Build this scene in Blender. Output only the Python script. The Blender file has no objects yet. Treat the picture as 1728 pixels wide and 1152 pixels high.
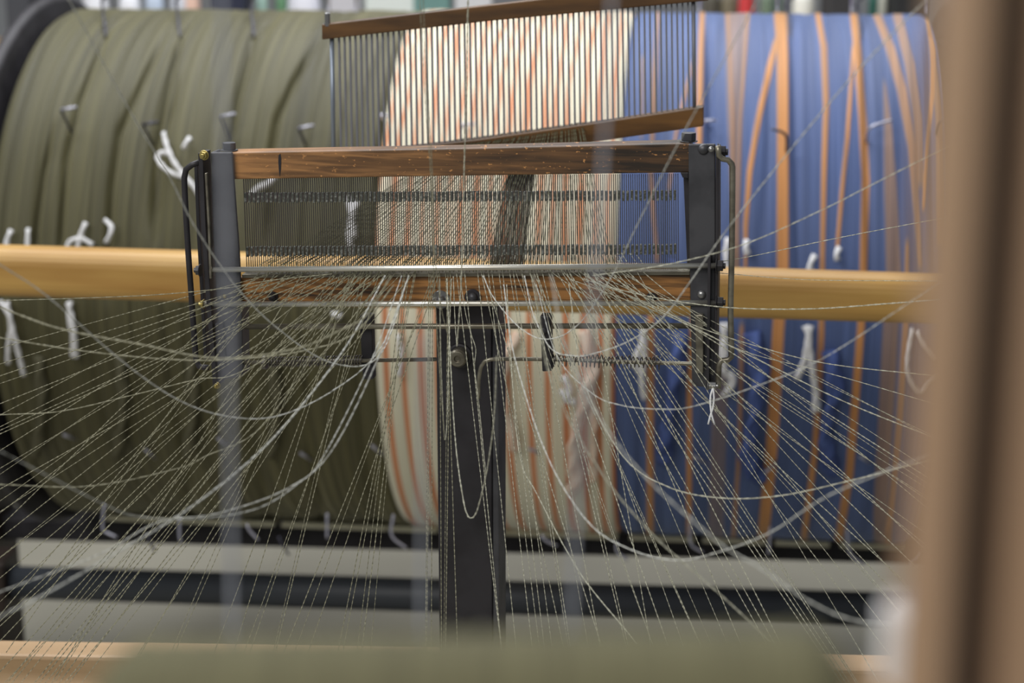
import bpy, math, random
import numpy as np
from mathutils import Vector, Matrix
random.seed(7); rng = np.random.default_rng(7)
S = bpy.context.scene; COL = S.collection
V = lambda *a: np.array(a, float)

# ---------------------------------------------------------------- camera, world, lights, exposure
PITCH = .25; F = 3000.; CAM = V(0, 0, 1.5)
cd = bpy.data.cameras.new('camera'); cam = bpy.data.objects.new('camera', cd); COL.objects.link(cam)
cam.location = CAM; cam.rotation_euler = (math.pi/2-PITCH, 0, 0)
cd.sensor_width = 36; cd.lens = 36*F/1728; cd.clip_start = .02
cd.dof.use_dof = True; cd.dof.focus_distance = 1.6; cd.dof.aperture_fstop = cd.lens/1000/.0125
S.camera = cam
S.view_settings.view_transform = 'Standard'; S.view_settings.look = 'None'
S.view_settings.exposure = .32; S.view_settings.gamma = 1; S.view_settings.use_curve_mapping = False
w = bpy.data.worlds.new('hall_light'); S.world = w; w.use_nodes = True
w.node_tree.nodes['Background'].inputs[0].default_value = (.90, .95, 1, 1)
w.node_tree.nodes['Background'].inputs[1].default_value = .15
def area(name, loc, aim, sx, sy, power, colr):
    l = bpy.data.lights.new(name, 'AREA'); l.shape = 'RECTANGLE'; l.size = sx; l.size_y = sy
    l.energy = power; l.color = colr
    o = bpy.data.objects.new(name, l); COL.objects.link(o); o.location = loc
    o.rotation_euler = (Vector(aim)-Vector(loc)).to_track_quat('-Z', 'Y').to_euler(); return o
area('skylight', (-.6, 3.4, 3.6), (0, 2.7, 0), 4.5, 2.2, 125, (.97, .98, 1))
area('front_fill', (-1.6, -.9, 3.2), (.2, 2.2, .6), 2.6, 1.6, 62, (1, .97, .92))  # unseen fill lamp added behind the camera to brighten the fronts

# ---------------------------------------------------------------- geometry helpers
FW = V(0, math.cos(PITCH), -math.sin(PITCH)); UP = V(0, math.sin(PITCH), math.cos(PITCH)); RT = V(1, 0, 0)
def ray(px, py): return RT*((px-864)/F)+UP*((576-py)/F)+FW
def P(px, py, d): return CAM+ray(px, py)*d
def proj(p):
    q = p-CAM; d = q@FW
    return 864+F*(q@RT)/d, 576-F*(q@UP)/d
class Plane:
    def __init__(s, px, py, d, yaw, lean=0):
        s.o = P(px, py, d); s.n = V(math.sin(yaw), math.cos(yaw), lean); s.n /= np.linalg.norm(s.n)
        s.r = V(math.cos(yaw), -math.sin(yaw), 0); s.u = np.cross(s.r, s.n)
    def __call__(s, px, py, w=0):
        r = ray(px, py); k = ((s.o+s.n*w-CAM)@s.n)/(r@s.n); return CAM+r*k
FP = Plane(780, 380, 1.6, .17)       # the front reed
BP = Plane(870, 130, 1.86, .13)      # the tilted reed behind it
WP = Plane(780, 470, 2.2, .13)       # the long wooden beam
PX = 1.6/F                            # metres for a pixel at the reed

def lin(c):
    c = np.array(c, float)/255; return tuple(np.where(c <= .04045, c/12.92, ((c+.055)/1.055)**2.4))
ORG = {}
def origin(o): return ORG.get(o.name, V(0, 0, 0))
def tag(o, label=None, cat=None, group=None, kind=None):
    if label: o['label'] = label
    if cat: o['category'] = cat
    if group: o['group'] = group
    if kind: o['kind'] = kind
    return o
def thing(name, base, label, cat, group=None, kind=None):
    o = bpy.data.objects.new(name, None); COL.objects.link(o); o.empty_display_size = .02
    o.location = base; ORG[o.name] = np.array(base, float); return tag(o, label, cat, group, kind)
def mesh(name, vs, fs, m, parent=None, smooth=False, bevel=0, seg=2, label=None):
    vs = np.asarray(vs, float); c = (vs.min(0)+vs.max(0))/2
    me = bpy.data.meshes.new(name); me.from_pydata((vs-c).tolist(), [], [tuple(int(i) for i in f) for f in fs]); me.update()
    me.materials.append(m)
    if smooth: me.polygons.foreach_set('use_smooth', [True]*len(me.polygons))
    o = bpy.data.objects.new(name, me); COL.objects.link(o)
    o.parent = parent; o.location = c-(origin(parent) if parent else 0); ORG[o.name] = c
    if bevel:
        b = o.modifiers.new('bevel', 'BEVEL'); b.width = bevel; b.segments = seg; b.limit_method = 'ANGLE'
    if label: o['label'] = label
    return o
BOXF = [(0,1,2,3),(7,6,5,4),(0,4,5,1),(1,5,6,2),(2,6,7,3),(3,7,4,0)]
def prism_geo(poly, plane, w0, w1):
    n = len(poly); a = [plane(x, y, w0) for x, y in poly]
    b = [p+plane.n*(w1-w0) for p in a]; vs = np.array(a+b)
    fs = [tuple(range(n)), tuple(range(2*n-1, n-1, -1))]+[(i, n+i, n+(i+1) % n, (i+1) % n) for i in range(n)]
    return vs, fs
def prism(name, poly, plane, w0, w1, m, parent, bevel=.0008, label=None, seg=2):
    vs, fs = prism_geo(poly, plane, w0, w1); return mesh(name, vs, fs, m, parent, False, bevel, seg, label)
def box_geo(c, ax, ay, az):
    c = np.array(c); ax, ay, az = map(np.array, (ax, ay, az))
    return [c-ax-ay-az, c+ax-ay-az, c+ax+ay-az, c-ax+ay-az, c-ax-ay+az, c+ax-ay+az, c+ax+ay+az, c-ax+ay+az], [(3,2,1,0),(4,5,6,7),(0,1,5,4),(1,2,6,5),(2,3,7,6),(3,0,4,7)]
def box(name, c, size, m, parent=None, bevel=.003, rz=0, label=None):
    x, y, z = size; ca, sa = math.cos(rz), math.sin(rz)
    vs, fs = box_geo(c, V(ca, sa, 0)*x/2, V(-sa, ca, 0)*y/2, V(0, 0, z/2)); return mesh(name, vs, fs, m, parent, False, bevel, 2, label)
def catmull(pts, step):
    pts = np.array(pts, float)
    if len(pts) == 2:
        n = max(2, int(np.linalg.norm(pts[1]-pts[0])/step)); t = np.linspace(0, 1, n+1)[:, None]; return pts[0]*(1-t)+pts[1]*t
    q = np.vstack([2*pts[0]-pts[1], pts, 2*pts[-1]-pts[-2]]); out = []
    for i in range(1, len(q)-2):
        a, b, c, d = q[i-1:i+3]; n = max(1, int(np.linalg.norm(c-b)/step))
        t = np.arange(n)[:, None]/n
        out.append(.5*((2*b)+(c-a)*t+(2*a-5*b+4*c-d)*t*t+(3*b-a-3*c+d)*t**3))
    out.append(q[-2][None]); return np.vstack(out)
def tube_geo(path, r, sides=8, flat=1., twist=0., caps=True):
    p = np.asarray(path, float); n = len(p); r = np.broadcast_to(np.asarray(r, float), (n,))
    t = np.gradient(p, axis=0); t /= np.linalg.norm(t, axis=1)[:, None]+1e-12
    ref = V(0, 1, .2); u = np.cross(t, ref); ul = np.linalg.norm(u, axis=1)[:, None]
    u = np.where(ul < .05, V(1, 0, 0), u/(ul+1e-9)); v = np.cross(t, u)
    L = np.concatenate([[0], np.cumsum(np.linalg.norm(np.diff(p, axis=0), axis=1))])
    ph = L*twist; a = np.arange(sides)*2*math.pi/sides
    ca = np.cos(a)[None]; sa = np.sin(a)[None]*flat
    x = ca*np.cos(ph)[:, None]-sa*np.sin(ph)[:, None]; y = ca*np.sin(ph)[:, None]+sa*np.cos(ph)[:, None]
    vs = (p[:, None]+(x[..., None]*u[:, None]+y[..., None]*v[:, None])*r[:, None, None]).reshape(-1, 3)
    i = np.arange(n-1)[:, None]*sides; j = np.arange(sides)[None]; k = (j+1) % sides
    fs = np.stack([i+j, i+k, i+sides+k, i+sides+j], -1).reshape(-1, 4).tolist()
    if caps: fs += [list(range(sides))[::-1], list(range((n-1)*sides, n*sides))]
    return vs, fs
def tube(name, path, r, m, parent=None, sides=10, label=None, **k):
    vs, fs = tube_geo(path, r, sides, **k); o = mesh(name, vs, fs, m, parent, True, label=label)
    return o
def join(parts):
    V0, F0, n = [], [], 0
    for vs, fs in parts:
        V0 += list(vs); F0 += [tuple(i+n for i in f) for f in fs]; n += len(vs)
    return np.array(V0), F0
def cyl_geo(c, ax, r, h0, h1, n=24, r2=None):
    ax = ax/np.linalg.norm(ax); u = np.cross(ax, V(.3, .1, 1)); u /= np.linalg.norm(u); v = np.cross(ax, u); r2 = r if r2 is None else r2
    a = np.arange(n)*2*math.pi/n; ring = np.cos(a)[:, None]*u+np.sin(a)[:, None]*v
    vs = np.vstack([c+ax*h0+ring*r, c+ax*h1+ring*r2])
    fs = [tuple(range(n-1, -1, -1)), tuple(range(n, 2*n))]+[(i, (i+1) % n, n+(i+1) % n, n+i) for i in range(n)]
    return vs, fs
def lathe_geo(c, ax, prof, n=20):
    ax = ax/np.linalg.norm(ax); u = np.cross(ax, V(.3, .1, 1)); u /= np.linalg.norm(u); v = np.cross(ax, u)
    a = np.arange(n)*2*math.pi/n; ring = np.cos(a)[:, None]*u+np.sin(a)[:, None]*v
    vs = np.vstack([c+ax*h+ring*r for r, h in prof]); fs = []
    for k in range(len(prof)-1):
        fs += [(k*n+i, k*n+(i+1) % n, (k+1)*n+(i+1) % n, (k+1)*n+i) for i in range(n)]
    fs += [tuple(range(n-1, -1, -1)), tuple(range((len(prof)-1)*n, len(prof)*n))]
    return vs, fs

# ---------------------------------------------------------------- materials
def mat(name, col, rough=.6, metal=0., noise=None, spec=.5, attr=None, bump=0., bscale=(1, 1, 1), coords='Object', sheen=0, trans=0):
    """noise = (scale xyz, second colour, low, high)"""
    m = bpy.data.materials.new(name); m.use_nodes = True; nt = m.node_tree; N = nt.nodes; L = nt.links
    b = N['Principled BSDF']; b.inputs['Roughness'].default_value = rough; b.inputs['Metallic'].default_value = metal
    b.inputs['Specular IOR Level'].default_value = spec; b.inputs['Base Color'].default_value = (*lin(col), 1)
    if sheen: b.inputs['Sheen Weight'].default_value = sheen
    tc = N.new('ShaderNodeTexCoord')
    last = None
    if attr:
        a = N.new('ShaderNodeAttribute'); a.attribute_name = attr; L.new(a.outputs['Color'], b.inputs['Base Color'])
        g = N.new('ShaderNodeGamma'); g.inputs[1].default_value = .55; L.new(a.outputs['Color'], g.inputs[0]); L.new(g.outputs[0], b.inputs['Sheen Tint'])
        b.inputs['Sheen Roughness'].default_value = .4
    if noise:
        sc, c2, lo, hi = noise
        mp = N.new('ShaderNodeMapping'); mp.inputs['Scale'].default_value = sc; L.new(tc.outputs[coords], mp.inputs[0])
        nz = N.new('ShaderNodeTexNoise'); nz.inputs['Scale'].default_value = 1; nz.inputs['Detail'].default_value = 5; L.new(mp.outputs[0], nz.inputs[0])
        cr = N.new('ShaderNodeValToRGB'); cr.color_ramp.elements[0].position = lo; cr.color_ramp.elements[1].position = hi
        cr.color_ramp.elements[0].color = (*lin(col), 1); cr.color_ramp.elements[1].color = (*lin(c2), 1)
        L.new(nz.outputs['Fac'], cr.inputs[0]); last = cr.outputs[0]; L.new(last, b.inputs['Base Color'])
    if bump:
        mp = N.new('ShaderNodeMapping'); mp.inputs['Scale'].default_value = bscale; L.new(tc.outputs[coords], mp.inputs[0])
        nz = N.new('ShaderNodeTexNoise'); nz.inputs['Scale'].default_value = 1; nz.inputs['Detail'].default_value = 3; L.new(mp.outputs[0], nz.inputs[0])
        bp = N.new('ShaderNodeBump'); bp.inputs['Strength'].default_value = bump; bp.inputs['Distance'].default_value = .002
        L.new(nz.outputs['Fac'], bp.inputs['Height']); L.new(bp.outputs[0], b.inputs['Normal'])
    return m
def wood_bar_mat():
    """old reed batten: orange brown at one end, dark and scratched at the other"""
    m = mat('worn_batten_wood', (150, 92, 52), .42); nt = m.node_tree; N = nt.nodes; L = nt.links; b = N['Principled BSDF']
    tc = N.new('ShaderNodeTexCoord'); sx = N.new('ShaderNodeSeparateXYZ'); L.new(tc.outputs['Object'], sx.inputs[0])
    mp = N.new('ShaderNodeMapping'); mp.inputs['Scale'].default_value = (9, 60, 200); L.new(tc.outputs['Object'], mp.inputs[0])
    nz = N.new('ShaderNodeTexNoise'); nz.inputs['Scale'].default_value = 1; nz.inputs['Detail'].default_value = 6; nz.inputs['Distortion'].default_value = .6; L.new(mp.outputs[0], nz.inputs[0])
    g = N.new('ShaderNodeMapRange'); g.inputs[1].default_value = -.2; g.inputs[2].default_value = .16; g.inputs[3].default_value = -.12; g.inputs[4].default_value = .36; L.new(sx.outputs[0], g.inputs[0])
    ad = N.new('ShaderNodeMath'); ad.operation = 'ADD'; L.new(nz.outputs['Fac'], ad.inputs[0]); L.new(g.outputs[0], ad.inputs[1])
    cr = N.new('ShaderNodeValToRGB'); e = cr.color_ramp.elements; e[0].position = .3; e[0].color = (*lin((176, 128, 80)), 1); e[1].position = .95; e[1].color = (*lin((46, 36, 28)), 1)
    k = cr.color_ramp.elements.new(.6); k.color = (*lin((112, 80, 50)), 1); L.new(ad.outputs[0], cr.inputs[0])
    # fine scratches worn through to pale wood
    mp2 = N.new('ShaderNodeMapping'); mp2.inputs['Scale'].default_value = (220, 50, 420); L.new(tc.outputs['Object'], mp2.inputs[0])
    n2 = N.new('ShaderNodeTexNoise'); n2.inputs['Scale'].default_value = 1; n2.inputs['Detail'].default_value = 2; L.new(mp2.outputs[0], n2.inputs[0])
    c2 = N.new('ShaderNodeValToRGB'); c2.color_ramp.elements[0].position = .655; c2.color_ramp.elements[1].position = .72; L.new(n2.outputs['Fac'], c2.inputs[0])
    mx = N.new('ShaderNodeMix'); mx.data_type = 'RGBA'; L.new(c2.outputs[0], mx.inputs[0]); L.new(cr.outputs[0], mx.inputs[6]); mx.inputs[7].default_value = (*lin((196, 140, 84)), 1)
    L.new(mx.outputs[2], b.inputs['Base Color']); return m
M = {}
M['batten'] = wood_bar_mat()
M['batten_low'] = mat('grained_batten_wood', (168, 118, 64), .5, noise=((9, 60, 260), (54, 38, 24), .42, .66))
M['batten_back'] = mat('varnished_batten_wood', (126, 88, 44), .4, noise=((7, 20, 60), (66, 44, 22), .3, .7))
M['beam'] = mat('ochre_beam_wood', (198, 158, 88), .45, noise=((3, 20, 34), (172, 128, 64), .35, .7))
M['rail_wood'] = mat('pale_rail_wood', (180, 150, 114), .5, noise=((4, 20, 30), (160, 130, 94), .4, .7))
M['post_wood'] = mat('tan_post_wood', (176, 146, 118), .4, noise=((40, 40, 3), (150, 116, 88), .3, .7))
M['dark_wood'] = mat('brown_wood_and_groove_shade', (46, 31, 22), .5, noise=((50, 50, 4), (34, 23, 16), .3, .7))  # brown wood of legs and brackets; also shade colour for the post groove
M['steel'] = mat('dark_steel', (88, 88, 92), .42, .5, noise=((30, 30, 30), (62, 62, 66), .4, .7))
M['black'] = mat('blackened_steel', (56, 54, 58), .5, .3, noise=((25, 25, 25), (40, 38, 41), .4, .7))
M['rod'] = mat('polished_rod', (235, 234, 226), .36, .85, noise=((6, 90, 90), (205, 200, 188), .45, .7))
M['rod_dark'] = mat('dull_rod', (150, 145, 130), .36, .7, noise=((30, 90, 90), (104, 98, 86), .4, .7))
M['spring'] = mat('spring_wire', (96, 92, 90), .3, .7)
M['wire'] = mat('reed_wire_steel', (80, 78, 76), .38, .6)
M['wire_back'] = mat('blued_wire_steel', (128, 130, 138), .5, .3)
M['wire_pale'] = mat('zinc_wire_steel', (150, 160, 175), .4, .5)
M['solder'] = mat('solder', (88, 90, 84), .4, .5, noise=((400, 400, 400), (160, 162, 156), .5, .7))
M['zinc'] = mat('zinc_nut', (150, 150, 150), .3, .8)
M['brass'] = mat('brass_nut', (176, 160, 100), .35, .8)
M['hook'] = mat('hook_steel', (78, 78, 90), .35, .75)
M['hook_bright'] = mat('bright_hook_steel', (190, 190, 205), .3, .6)
M['ink'] = mat('black_ink', (28, 26, 34), .6)
M['pipe'] = mat('painted_pipe', (56, 60, 66), .5, .1)
M['cream'] = mat('cream_wood_edge', (232, 228, 200), .6, noise=((6, 30, 30), (220, 214, 184), .4, .7))
M['yarn_olive'] = mat('olive_cream_yarn', (164, 161, 136), .9, noise=((700, 700, 700), (124, 122, 102), .4, .65), sheen=.2)
M['yarn_pale'] = mat('pale_grey_yarn', (204, 203, 184), .9, noise=((700, 700, 700), (160, 158, 138), .4, .65), sheen=.2)
M['yarn_shaded'] = mat('shaded_olive_yarn', (106, 105, 76), .9, noise=((500, 500, 500), (74, 72, 52), .4, .65))  # olive yarn with the shade between the reeds mixed into its colour
M['yarn_blur'] = mat('light_grey_yarn', (196, 197, 190), .9)
M['cord_grey'] = mat('grey_cord', (150, 154, 164), .8)
M['cotton'] = mat('white_cotton', (236, 236, 238), .9, bump=.4, bscale=(500, 500, 500))
M['peach'] = mat('peach_yarn', (236, 216, 196), .9, noise=((160, 160, 20), (222, 164, 130), .5, .7))
M['blue_yarn'] = mat('blue_yarn', (84, 104, 164), .9, noise=((120, 120, 20), (60, 76, 130), .4, .65))
M['dark_yarn'] = mat('dark_olive_yarn', (92, 89, 68), .9)
M['dark_bundle'] = mat('dark_bundle_yarn', (66, 60, 50), .9, noise=((300, 300, 300), (98, 94, 74), .5, .75))
M['warp'] = mat('warp_yarn', (128, 128, 128), .55, attr='Col', bump=.25, bscale=(1400, 60, 60), sheen=1., spec=.35)
M['roll'] = mat('olive_warp', (102, 99, 72), .9, noise=((600, 20, 20), (86, 83, 60), .4, .65))
M['floor'] = mat('concrete_floor', (156, 152, 138), .42, noise=((1.3, 1.3, 1), (134, 131, 119), .35, .7))
M['wall'] = mat('plaster_wall', (170, 172, 175), .8, noise=((2, 2, 2), (150, 152, 156), .4, .7))

# ---------------------------------------------------------------- setting
def flat(name, a, b, c, d, m):
    o = mesh(name, [a, b, c, d], [(0, 1, 2, 3)], m); o['kind'] = 'structure'; return o
flat('floor', (-5, -2.5, 0), (5, -2.5, 0), (5, 8, 0), (-5, 8, 0), M['floor'])
flat('wall_back', (-5, 8, 0), (5, 8, 0), (5, 8, 3.8), (-5, 8, 3.8), M['wall'])

# ---------------------------------------------------------------- warping drum
YAW, ZC, R0 = .114, .838, .4535
DA = V(math.cos(YAW), -math.sin(YAW), 0); DN = V(math.sin(YAW), math.cos(YAW), 0); ZZ = V(0, 0, 1)
DC = V(0, 3.1, ZC)
def dpt(t, th, r=R0):
    t = np.asarray(t, float)[..., None]; th = np.asarray(th, float)[..., None]; r = np.asarray(r, float)[..., None] if np.ndim(r) else r
    return DC+DA*t+(-np.cos(th)*DN+np.sin(th)*ZZ)*r
def dhit(px, py, r=R0):
    """where the pixel's ray meets the drum: (t along the axis, angle)"""
    d = ray(px, py); o = CAM-DC
    dn, dz, on, oz = d@DN, d[2], o@DN, o[2]
    A = dn*dn+dz*dz; B = on*dn+oz*dz; C = on*on+oz*oz-r*r; D = B*B-A*C
    s = (-B-math.sqrt(max(D, 0)))/A; p = o+d*s
    return p@DA, math.atan2(p[2], -(p@DN))
def dsurf(px, py, h=0):
    t, th = dhit(px, py); return dpt(t, th, R0+h)
drum = thing('warping_drum', (0, 3.1, 0), 'large warping drum wound with olive, cream striped and blue warp yarn behind the reed', 'warping drum')
def tx(px, py=450): return dhit(px, py)[0]
T0, T1, T2, T3 = tx(-22), tx(632), tx(1041), tx(1600)
NR = 330
TH = np.linspace(-math.pi, math.pi, NR+1)
def sm(x): return x*x*(3-2*x)
def vnoise(x, y, seed=0):
    r = np.random.default_rng(seed).random((64, 64)); xi = np.floor(x).astype(int); yi = np.floor(y).astype(int)
    fx = sm(x-xi); fy = sm(y-yi); g = lambda a, b: r[a % 64, b % 64]
    return (g(xi, yi)*(1-fx)+g(xi+1, yi)*fx)*(1-fy)+(g(xi, yi+1)*(1-fx)+g(xi+1, yi+1)*fx)*fy
def band(name, t0, t1, nc, colour_fn, label):
    t = np.linspace(t0, t1, nc+1); T, A = np.meshgrid(t, TH)
    base = dpt(T, A); px, py = proj(base.reshape(-1, 3)); px = px.reshape(T.shape); py = py.reshape(T.shape)
    col, dr = colour_fn(T, A, px, py)
    # the hidden far side carries on what the visible edge rows show
    pitch_lo, pitch_hi = -1.33, 1.80
    lo = np.searchsorted(TH, pitch_lo); hi = np.searchsorted(TH, pitch_hi)-1
    col[:lo] = col[lo]; col[hi:] = col[hi]; dr[:lo] = dr[lo]; dr[hi:] = dr[hi]
    edge = np.minimum((T-t0), (t1-T)); dr = dr-.006*np.exp(-(edge/.006)**2)
    vs = dpt(T, A, R0+dr).reshape(-1, 3)
    n = nc+1; i = np.arange(NR)[:, None]*n; j = np.arange(nc)[None]
    fs = np.stack([i+j, i+j+1, i+n+j+1, i+n+j], -1).reshape(-1, 4).tolist()
    o = mesh(name, vs, fs, M['warp'], drum, True, label=label)
    ca = o.data.color_attributes.new('Col', 'FLOAT_COLOR', 'POINT')
    lc = np.where(col <= 10.31, col/255/12.92, ((col/255+.055)/1.055)**2.4).reshape(-1, 3)
    ca.data.foreach_set('color', np.hstack([lc, np.ones((len(lc), 1))]).ravel()); return o
def stripe(px, py, path):
    """path rows x, y, width: returns coverage 0..1 of a yarn stripe"""
    p = np.array(path, float); x = np.interp(py, p[:, 1], p[:, 0]); wd = np.interp(py, p[:, 1], p[:, 2])
    c = np.clip((wd/2-np.abs(px-x))/2+.5, 0, 1); y0, y1 = p[0, 1], p[-1, 1]
    if y0 > 40: c = c*np.clip((py-y0)/12, 0, 1)
    if y1 < 850: c = c*np.clip((y1-py)/12, 0, 1)
    return c
creases = [[(232,18,4),(180,50,6),(133,167,6),(110,267,6),(103,367,6),(98,470,6)], [(285,42,5),(232,150,7),(200,220,7),(187,310,7),(182,400,7),(178,520,6)],
    [(475,20,4),(428,58,6),(402,160,6),(388,235,6),(375,330,6),(366,480,5)], [(545,45,4),(492,140,7),(466,200,7),(458,250,7),(450,420,5)],
    [(335,22,3),(303,60,5),(278,170,4),(262,250,4),(255,400,4)], [(92,200,4),(72,290,6),(60,384,6),(55,470,6)], [(300,120,3),(272,250,5),(262,420,3)],
    [(30,520,6),(45,700,7),(75,830,6)], [(150,520,8),(160,640,9),(190,780,6)], [(285,520,9),(292,640,10),(320,800,6)], [(520,560,8),(515,680,10),(540,840,6)], [(420,620,6),(430,760,8),(455,870,5)], [(600,560,5),(612,700,7),(632,840,5)]]
def green(T, A, px, py):
    n1 = vnoise(T*420+vnoise(T*14, A*1.5, 3)*5, A*1.6, 1); n2 = vnoise(T*130+vnoise(T*9, A*1.2, 5)*4, A*.9, 2); n3 = vnoise(T*16, A*1.5, 4)
    c = V(74, 71, 48)*(.72+.34*n1+.22*n2+.16*n3)[..., None]
    dr = -.0035*(1-n2)**2-.0012*n1+.003*n3
    # every bundle sags into its own rounded section between the hooks
    for p in creases:
        s = stripe(px, py, [(a, b, w_) for a, b, w_ in p]); q = np.array(p, float)
        x = np.interp(py, q[:, 1], q[:, 0]); on = np.clip((py-q[0, 1])/70, 0, 1)*np.clip((q[-1, 1]-py)/70, 0, 1) if q[-1, 1] < 800 else np.clip((py-q[0, 1])/25, 0, 1)
        dk = .010 if q[0, 1] < 500 else .004
        dr = dr-dk*on*np.exp(-((px-x)/(5.5 if dk > .005 else 9))**2)-.003*on*np.exp(-((px-x)/22.)**2)
    return c, dr
LOWST = [(651, 9), (681, 8), (710, 10), (737, 9), (766, 9), (795, 9), (822, 9), (855, 11), (893, 9), (924, 9), (955, 10), (985, 10), (1012, 9), (1036, 9)]
def cream(T, A, px, py):
    n1 = vnoise(T*500, A*2, 11); u = (T-T1)/(T2-T1)
    c = np.ones(T.shape+(3,))*V(236, 231, 206)*(.90+.14*n1)[..., None]
    up = np.clip((470-py)/60, 0, 1)
    # upper half: thin stripes that wander and split; lower half: even stripes
    wv = vnoise(u*9, A*2.2, 12)*.035+vnoise(u*25, A*4.5, 13)*.016
    k = 17; ph = (u+wv)*k+.3; s1 = np.clip((.135+.12*vnoise(u*14, A*5, 14)-np.abs(ph-np.round(ph)))*9, 0, 1)
    k2 = 31; ph2 = (u-wv*1.3)*k2; s2 = np.clip((.12*vnoise(u*30, A*6, 15)+.03-np.abs(ph2-np.round(ph2)))*9, 0, 1)
    su = np.maximum(s1, s2*.7)
    tl = np.array([tx(x, 600) for x, _ in LOWST]); sl = np.zeros(T.shape)
    for t_, (x, wd) in zip(tl, LOWST):
        sl = np.maximum(sl, np.clip((wd*.00096/2-np.abs(T-t_-.002*(vnoise(A*2, A*0+x, 16)-.5)))/.0016+.5, 0, 1))
    s = su*up+sl*(1-up)
    c = c*(1-s[..., None])+V(218, 142, 98)*s[..., None]*(.92+.12*n1)[..., None]
    n2 = vnoise(T*70, A*1.5, 17)
    dr = .004-.002*(1-n2)**2-.0008*n1; return c, dr
BL = [([(1185,25,9),(1182,126,10),(1179,300,9),(1172,470,8),(1163,660,9),(1163,900,9)],.95), ([(1172,95,3),(1156,160,6),(1140,230,5),(1128,330,4)],.8),
    ([(1110,20,5),(1105,120,8),(1098,295,6),(1104,380,6),(1110,450,6)],.8), ([(1098,520,12),(1097,900,12)],.95), ([(1085,90,5),(1082,240,4)],.6),
    ([(1244,25,42),(1240,190,26),(1241,380,12),(1246,480,8)],.45), ([(1228,30,6),(1236,200,5),(1238,460,4)],.5), ([(1262,30,6),(1250,200,5),(1243,460,4)],.5),
    ([(1252,540,7),(1248,750,7),(1238,900,7)],.8), ([(1218,560,22),(1214,700,26),(1208,900,26)],.35), ([(1205,300,10),(1208,470,14)],.4),
    ([(1317,25,22),(1321,100,20),(1321,250,20),(1321,460,20),(1313,560,20),(1306,700,20),(1300,780,20),(1288,905,19)],1.), ([(1312,60,8),(1300,110,11),(1280,200,10),(1265,290,9),(1258,380,8),(1258,460,5)],1.),
    ([(1380,25,10),(1390,80,11),(1394,180,10),(1390,300,9),(1388,430,8),(1386,560,10),(1380,680,10),(1375,760,11),(1358,900,11)],.95),
    ([(1440,22,12),(1448,90,14),(1456,200,14),(1461,300,14),(1457,460,13),(1453,550,13),(1441,700,14),(1433,800,14),(1416,905,14)],1.), ([(1441,70,5),(1430,230,7),(1420,330,7),(1412,430,6)],1.),
    ([(1480,25,14),(1502,80,16),(1522,150,17),(1540,250,14),(1556,460,7)],.7), ([(1515,30,16),(1536,110,18),(1550,200,16),(1556,320,10)],.6),
    ([(1492,130,3),(1499,220,14),(1503,320,22),(1508,460,26),(1500,600,26),(1486,860,24)],.5), ([(1532,400,6),(1530,540,10),(1520,700,11),(1500,905,11)],.8),
    ([(1566,28,8),(1578,80,9),(1577,150,8),(1567,250,7),(1560,360,5)],.95), ([(1574,60,8),(1588,200,12),(1592,420,14)],.7)]
def blue(T, A, px, py):
    n1 = vnoise(T*480+vnoise(T*12, A*1.5, 23)*4, A*1.8, 21); n2 = vnoise(T*60+vnoise(T*9, A*1.3, 24)*3, A*1.4, 22)
    c = V(84, 102, 148)*(.80+.16*n1+.16*n2)[..., None]; dr = .002-.003*(1-n2)**2-.001*n1
    for p, k in BL:
        s = stripe(px, py, p)*k*(.85+.3*n1); s = np.clip(s, 0, 1)
        c = c*(1-s[..., None])+V(214, 150, 92)*s[..., None]*(.9+.12*n1)[..., None]; dr = dr+.0012*s
    for hx in (1333, 1452, 1190, 1565):   # hollows under the hooks
        dr = dr-.006*np.exp(-((px-hx-6-(.02*(py-60)))/7)**2)*np.clip((py-30)/40, 0, 1)*np.clip((560-py)/250, 0, 1)
    return c, dr
band('olive_warp', T0, T1, 420, green, 'olive green warp yarn wound in sagging bundles')
band('striped_warp', T1+.001, T2-.001, 320, cream, 'cream warp yarn with narrow orange stripes')
band('blue_warp', T2, T3, 420, blue, 'blue warp yarn with orange stripes')
# drum body
vs, fs = cyl_geo(DC, DA, R0-.04, T0-.06, T3+.08, 64); mesh('drum_core', vs, fs, M['black'], drum, True)
for tt in (T0-.035, T3+.045):
    vs, fs = lathe_geo(DC+DA*tt, DA, [(R0+.012, -.014), (R0+.022, -.006), (R0+.022, .006), (R0+.012, .014)], 72); mesh('end_flange', vs, fs, M['black'], drum, True)
vs, fs = cyl_geo(DC, DA, .035, T0-.2, T3+.2, 24); mesh('axle', vs, fs, M['steel'], drum, True)
# wire hooks standing out of the drum: base pixel and the points of the bent wire, each with its height over the yarn
def hook(pts, m='hook', r=.0021):
    path = catmull([dsurf(x, y, h) for x, y, h in pts], .004); tube('hook', path, r, M[m], drum, 8)
def hk3(pts, m='hook', r=.0021, d=2.72):
    tube('hook', catmull([P(x, y, d+k) for x, y, k in pts], .004), r, M[m], drum, 8)
for x in (178, 303, 428): hook([(x, 58, -.004), (x-3, 30, .012), (x-5, 16, .028)]); hk3([(x-5, 14, .33), (x-6, 2, .33), (x+4, -8, .32)])
for a, b, m in [((120,222),(103,185),'hook_bright'), ((256,240),(241,210),'hook'), ((386,232),(372,196),'hook_bright'), ((516,245),(504,216),'hook_bright')]:
    t, th = dhit(*a); base = dpt(t, th, R0-.004); top = P(b[0], b[1], (base-CAM)@FW-.03)
    tube('hook', catmull([base, (base+top)/2, top], .004), .0022, M['hook'], drum, 8)
    tip = P(b[0]+26, b[1]-4, (base-CAM)@FW-.03); tube('hook', [top, tip], .0024, M[m], drum, 8)
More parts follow.
